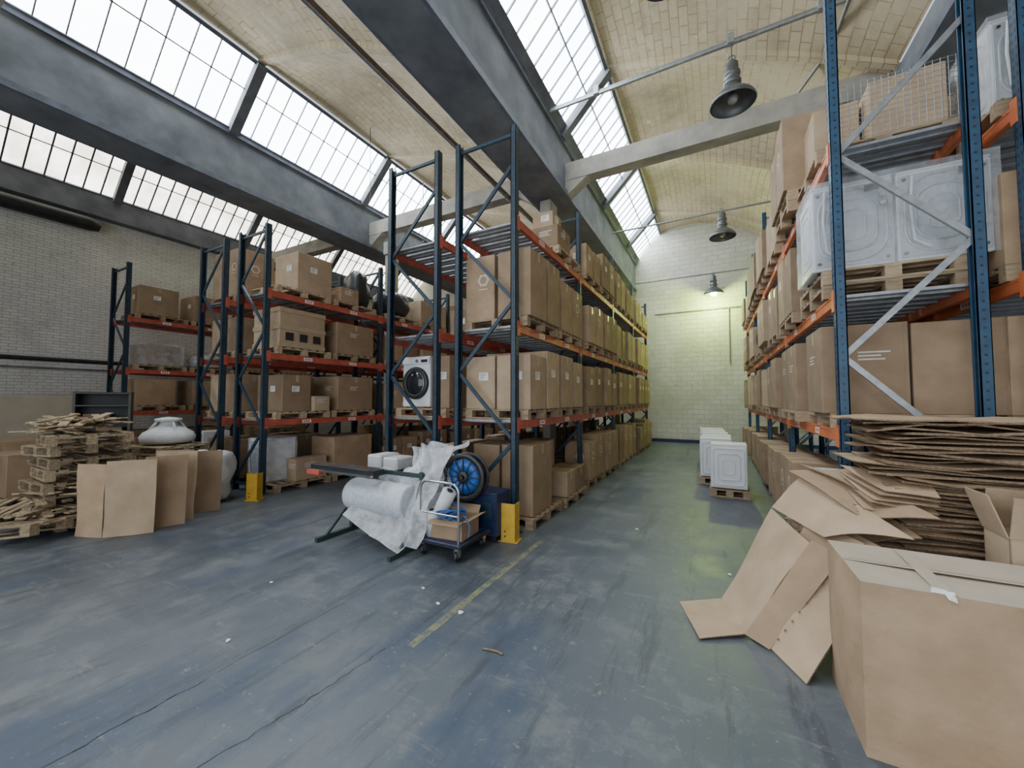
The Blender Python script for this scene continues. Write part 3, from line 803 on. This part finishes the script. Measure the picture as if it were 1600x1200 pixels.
# ------------------------------------------------------------ left corner stuff
for k,(sx,sy,n) in enumerate(((-8.55,2.15,8),(-9.2,3.4,6))):
    z=0
    for i in range(n):
        put(PALO,'broken_pallet',(sx+U(-.18,.18),sy+U(-.08,.08),z+.004),(U(-.03,.03),U(-.03,.03),U(-.3,.3))); z+=.166
# pallets tipped against the pile
put(PALO,'broken_pallet',(-8.05,1.55,.06),(math.radians(-4),math.radians(-6),.5))
put(PALO,'broken_pallet',(-9.55,1.75,.05),(math.radians(5),math.radians(4),-.6))
mb=MB()
for i in range(34):
    a=Vector((-8.6+U(-.35,.3),2.1+U(-.35,.35),1.36+i*.005)); ang=U(-1.0,1.0); l=U(.3,.62); tl=U(-.09,.09)
    mb.bar(a+Vector((-l*math.cos(ang),-l*math.sin(ang)*.6,-tl)),a+Vector((l*math.cos(ang),l*math.sin(ang)*.6,tl)),.09,.018,0)
for i in range(26):
    a=Vector((-8.0+U(-.5,.2),1.65+U(-.15,.4),U(.06,.6))); ang=U(-1.6,.5); l=U(.2,.42)
    mb.bar(a+Vector((-l*math.cos(ang),-l*math.sin(ang)*.6,U(-.05,.05))),a+Vector((l*math.cos(ang),l*math.sin(ang)*.6,U(-.05,.12))),.09,.018,0)
mb.obj('broken_pallet_boards',[M_woodg])
mb=MB(); mb.lathe([(.02,0),(.34,.0),(.40,.04),(.41,.12),(.36,.2),(.25,.27),(.15,.32),(.12,.36),(.13,.39),(.2,.41),(.2,.45),(.1,.47),(.02,.48)],0,None,28)
for t in range(4): mb.bar((.37*math.cos(t*1.57),.37*math.sin(t*1.57),.12),(.17*math.cos(t*1.57),.17*math.sin(t*1.57),.4),.03,.03,0)
mb.obj('white_bell_shaped_tank',[M_bag],(-9.15,3.4,1.0))
for i,(a,c,h) in enumerate((((-7.50,1.84),(-7.10,1.98),.95),((-7.08,1.98),(-6.78,2.40),.99),((-7.05,2.36),(-6.86,2.78),1.0),((-7.4,2.62),(-7.0,2.95),1.02),((-7.5,2.98),(-7.22,3.4),.97),((-7.8,2.75),(-7.45,3.1),1.0))):
    mb=MB()
    mb.panel((a[0],a[1],0),(c[0],c[1],0),(c[0]-.03,c[1]+.03,h),(a[0]-.03,a[1]+.03,h),.009,.05,7,0,1,i+1,2.2)
    mb.obj('upright_cardboard_panel',[M_card if i%2==0 else M_card2,M_cedge])
lump('white_plastic_sack',(-8.15,3.55,.0),(.42,.4,.45),M_bag,9,.35)
mb=MB()
for x in (-.42,.42):
    mb.box(x-.02,x+.02,-.2,.2,0,1.98,0)
for z in (.1,.45,.78,1.1,1.4,1.68,1.95): mb.box(-.42,.42,-.2,.2,z-.014,z+.014,0)
mb.box(-.42,.42,.185,.2,0,1.98,1)
mb.box(-.3,.1,-.1,.1,1.415,1.5,2); mb.box(-.1,.3,-.1,.1,1.115,1.2,2)
mb.obj('shelf_unit',[simple('shelf_grey_green',(.12,.125,.105),(.08,.085,.07),5,.6),M_dark,M_card],(-11.95,3.3,0),(0,0,1.15))
mb=MB(); mb.panel((-16.3,1.2,0),(-16.3,4.2,0),(-16.6,4.2,1.75),(-16.6,1.2,1.75),.03,0,1,0); mb.obj('leaning_board',[M_board])
mb=MB(); mb.panel((-16.1,-.5,0),(-16.1,1.8,0),(-16.5,1.8,1.5),(-16.5,-.5,1.5),.03,0,1,0); mb.obj('leaning_board',[M_board])
mb=MB(); mb.panel((-15.2,2.3,0),(-15.2,4.0,0),(-15.5,4.0,1.9),(-15.5,2.3,1.9),.03,0,1,0); mb.obj('leaning_board',[M_board])
pallet(-11.1,2.2,0,None,.1); carton(-11.1,2.2,PZ,.95,1.0,.72,3,.15)
pallet(-13.3,2.6,0,None,0); carton(-13.3,2.6,PZ,.95,1.0,.8,3,.05); 
carton(-13.6,4.6,0,.6,.6,.8,0); carton(-12.6,5.4,0,.8,.7,.7,3)
pallet(-11.3,5.2,0); machine(-11.4,5.1,PZ,'back'); carton(-10.9,5.3,PZ,.4,.5,.5)
for i in range(6): put(PALO,'broken_pallet',(-12.9,7.5,i*.158+.002),(0,0,U(-.1,.1)))

# ------------------------------------------------------------ right foreground cardboard
mb=MB(); z=.15
for i in range(62):
    t=U(.008,.012) if i%3 else .016
    dx=U(-.12,.12)+.05*math.sin(i*.5); dy=U(-.05,.05); w=U(.5,.68); d=U(.33,.39); a=U(-.12,.12)
    cx,cy=1.66+dx,4.14+dy
    c,s_=math.cos(a),math.sin(a)
    def q(u,v,zz): return (cx+u*w*c-v*d*s_,cy+u*w*s_+v*d*c,zz)
    tl=U(-.03,.05) if i>30 else U(-.01,.03)
    mb.panel(q(-1,-1,z+tl*.3),q(1,-1,z-tl*.2),q(1,1,z),q(-1,1,z+tl*.5),t,.04,5,i%2*2,1,i,2.5)
    z+=t+.0125
mb.obj('flattened_cardboard_stack',[M_card2,M_cedge,M_card])
pallet(1.6,4.05,0,pallet_mesh(1.1,.9),0)
mb=MB()
def pn(a,b_,c,d,seed,amp=.03,bow=0,mi=0): mb.panel(a,b_,c,d,.008,amp,8,mi,1,seed,2.2,bow)
pn((-.32,3.79,.01),(-.14,3.27,.015),(.165,3.46,.03),(.02,3.99,.03),1,.02)
pn((.02,3.99,.03),(.165,3.46,.03),(.60,3.60,.74),(.43,4.22,.82),2)
pn((.165,3.46,.03),(.31,3.37,.01),(.76,3.46,.72),(.61,3.60,.76),3,.02,0,2)
pn((.31,3.38,.02),(.47,3.08,.01),(.92,3.44,.66),(.76,3.5,.73),4,.03)
pn((.20,3.62,.05),(.40,3.36,.05),(.90,3.55,.80),(.66,3.95,.84),5,.03,0,2)
pn((.44,4.24,.82),(.70,3.70,.77),(1.12,3.46,.90),(.72,4.28,1.14),6,.05,.03)
pn((.55,4.35,.70),(.80,3.70,.72),(1.22,3.62,.86),(.98,4.3,1.02),7,.05,0,2)
pn((.58,4.3,1.12),(.9,3.72,.98),(1.28,3.52,.98),(1.0,4.25,1.22),8,.08,0,2)
pn((.66,4.32,1.2),(.95,3.9,1.12),(1.2,3.75,1.02),(1.02,4.2,1.16),12,.06)
pn((.30,4.05,.02),(.50,3.45,.02),(.98,3.52,.80),(.70,4.1,.86),9,.04)
for (p0,p1) in (((.32,3.35,.04),(.765,3.45,.735)),):
    p0=Vector(p0);p1=Vector(p1)
    for i in range(9):
        a=p0.lerp(p1,.08+i*.1); mb.bar(a,a+(p1-p0)*.018,.008,.008,1)
mb.obj('flattened_cardboard_boxes',[M_card2,M_cedge,M_card])
mb=MB()
for i in range(5):
    mb.panel((.95+i*.03,3.75,1.02+i*.03),(1.32,3.68-i*.01,1.0+i*.035),(1.38,4.05,1.08+i*.035),(.9,4.1,1.12+i*.03),.006,.04,5,i%2*2,1,20+i)
mb.obj('cardboard_offcuts',[M_card2,M_cedge,M_card])
mb=MB(); x0,x1,y0,y1,h=.64,1.64,2.62,3.28,.87
def bp(u,v,w):
    bx=x0+(x1-x0)*u; by=y0+(y1-y0)*v; bz=h*w
    bu=math.sin(math.pi*u)*math.sin(math.pi*w); bv=math.sin(math.pi*v)*math.sin(math.pi*w)
    if v==0: by-=.02*bu
    if v==1: by+=.02*bu
    if u==0: bx-=.03*bv
    if u==1: bx+=.02*bv
    if w==1: bz-=.012*math.sin(math.pi*u)*math.sin(math.pi*v)
    return (bx,by,bz)
n=10
def gridf(fn,mi=0):
    vs=[fn(i/n,j/n) for j in range(n+1) for i in range(n+1)]
    mb.add(vs,[(j*(n+1)+i,j*(n+1)+i+1,(j+1)*(n+1)+i+1,(j+1)*(n+1)+i) for j in range(n) for i in range(n)],mi,None,True)
gridf(lambda a,b_:bp(a,0,b_)); gridf(lambda a,b_:bp(a,1,b_)); gridf(lambda a,b_:bp(0,a,b_)); gridf(lambda a,b_:bp(1,a,b_)); gridf(lambda a,b_:bp(a,b_,1),1); gridf(lambda a,b_:bp(a,b_,0))
mb.panel((x0+.0,2.93,h+.002),(x1,2.93,h+.002),(x1,2.99,h+.002),(x0,2.99,h+.002),.001,0,1,1)
mb.box(x0+.01,x1-.01,2.957,2.963,h+.0,h+.003,2)
mb.panel((.93,2.625,h+.003),(1.0,2.625,h+.003),(1.03,3.27,h+.003),(.96,3.27,h+.003),.001,0,1,1)
mb.panel((.955,2.60,h-.012),(.985,2.602,h-.022),(.99,2.64,h+.012),(.95,2.64,h+.012),.002,0,1,3)
mb.panel((.90,2.62,h+.004),(.95,2.62,h+.003),(.97,2.66,h+.01),(.92,2.67,h+.012),.002,0,1,3)
mb.obj('large_cardboard_box',[M_card,cardboard('grey_worn_cardboard',(.46,.39,.31),(.41,.34,.26),.05),M_cedge,M_label])
mb=MB(); mb.panel((.9,2.28,.01),(1.4,2.2,.012),(1.4,2.55,.02),(.86,2.5,.02),.006,.01,4,0,1,3); mb.obj('cardboard_sheet',[M_card2,M_cedge])
mb=MB(); open_box(mb,.62,.26,1.0,.007,.25,(.25,-.2,.3,.4)); mb.obj('open_cardboard_box',[M_card2],(1.80,3.46,0),(0,0,-.03))

# ------------------------------------------------------------ floor markings & debris
M_line,nt,b=newmat('worn_yellow_floor_paint')
p=pos(nt,False); f=ramp(nt,noise_n(nt,p,7,9,.8),(0,0,0),(1,1,1),.46,.56)
nt.links.new(mix(nt,f,(.20,.195,.11),(.09,.105,.115)),b.inputs['Base Color']); b.inputs['Roughness'].default_value=.6
mb=MB(); mb.box(-2.04,-1.97,2.2,4.62,0,.0012,0); mb.obj('yellow_floor_line',[M_line])
M_crack=simple('crack_dirt',(.02,.022,.024),None,8,.9)
def crack(pts,w):
    mb=MB(); P=[]
    for (a,c) in zip(pts,pts[1:]):
        for i in range(12):
            t=i/12; P.append((a[0]+(c[0]-a[0])*t+U(-.012,.012),a[1]+(c[1]-a[1])*t))
    P.append(pts[-1])
    for i,(a,c) in enumerate(zip(P,P[1:])):
        ww=w*U(.4,1.2)
        mb.add([(a[0]-ww,a[1],.0009),(a[0]+ww,a[1],.0009),(c[0]+ww,c[1],.0009),(c[0]-ww,c[1],.0009)],[(0,1,2,3)])
    mb.obj('floor_crack',[M_crack])
crack([(-2.95,-.5),(-2.95,.75),(-2.94,1.33)],.004)
crack([(-2.95,1.4),(-2.97,3.2)],.0018)
crack([(-2.33,.2),(-2.27,1.01),(-2.2,1.5),(-2.15,2.1)],.003)
crack([(-2.12,2.1),(-2.12,4.4)],.0015)
crack([(-5.2,1.2),(-5.1,2.3)],.0015)
mb=MB()
for (x,y,s_) in ((-1.94,2.72,.03),(-2.5,2.9,.02),(-3.25,1.6,.02),(-2.2,2.75,.02),(.1,4.6,.025),(-3.9,2.3,.015),(-1.0,5.6,.02)):
    for k in range(3): 
        a=U(0,3); mb.bar((x+U(-.01,.01),y+U(-.01,.01),.007),(x+s_*math.cos(a),y+s_*math.sin(a),.009),s_*.8,.008,0)
mb.obj('paper_scraps',[M_label])
mb=MB(); mb.tube([(-1.52,2.42,.008),(-1.42,2.44,.008),(-1.36,2.43,.008)],.007,0,6); mb.obj('wood_splinter',[M_cedge])

# ------------------------------------------------------------ lights
def area(name,loc,rot,sx,sy,e,c):
    l=bpy.data.lights.new(name,'AREA'); l.shape='RECTANGLE'; l.size=sx; l.size_y=sy; l.energy=e; l.color=c
    o=bpy.data.objects.new(name,l); o.location=loc; o.rotation_euler=rot; COL.objects.link(o); return o
area('open_loading_door_daylight',(-2,YF-.1,2.8),(math.radians(90),0,0),11,5,450,(.9,.95,1))
l=bpy.data.lights.new('lit_lamp_glow','POINT'); l.energy=360; l.color=(.72,1,.22); l.shadow_soft_size=.12
o=bpy.data.objects.new('lit_lamp_glow',l); o.location=(.02,17.0,5.75); COL.objects.link(o)
w=bpy.data.worlds.new('sky'); scene.world=w; w.use_nodes=True
bg=w.node_tree.nodes['Background']; bg.inputs[0].default_value=(.75,.85,1,1); bg.inputs[1].default_value=1.0

# ------------------------------------------------------------ camera
cd=bpy.data.cameras.new('camera'); cd.sensor_width=36; cd.lens=13.5; cd.clip_end=200
co=bpy.data.objects.new('camera',cd); co.location=(0,0,1.8); co.rotation_euler=(math.radians(92.39),0,math.radians(27.9)); COL.objects.link(co)
scene.camera=co
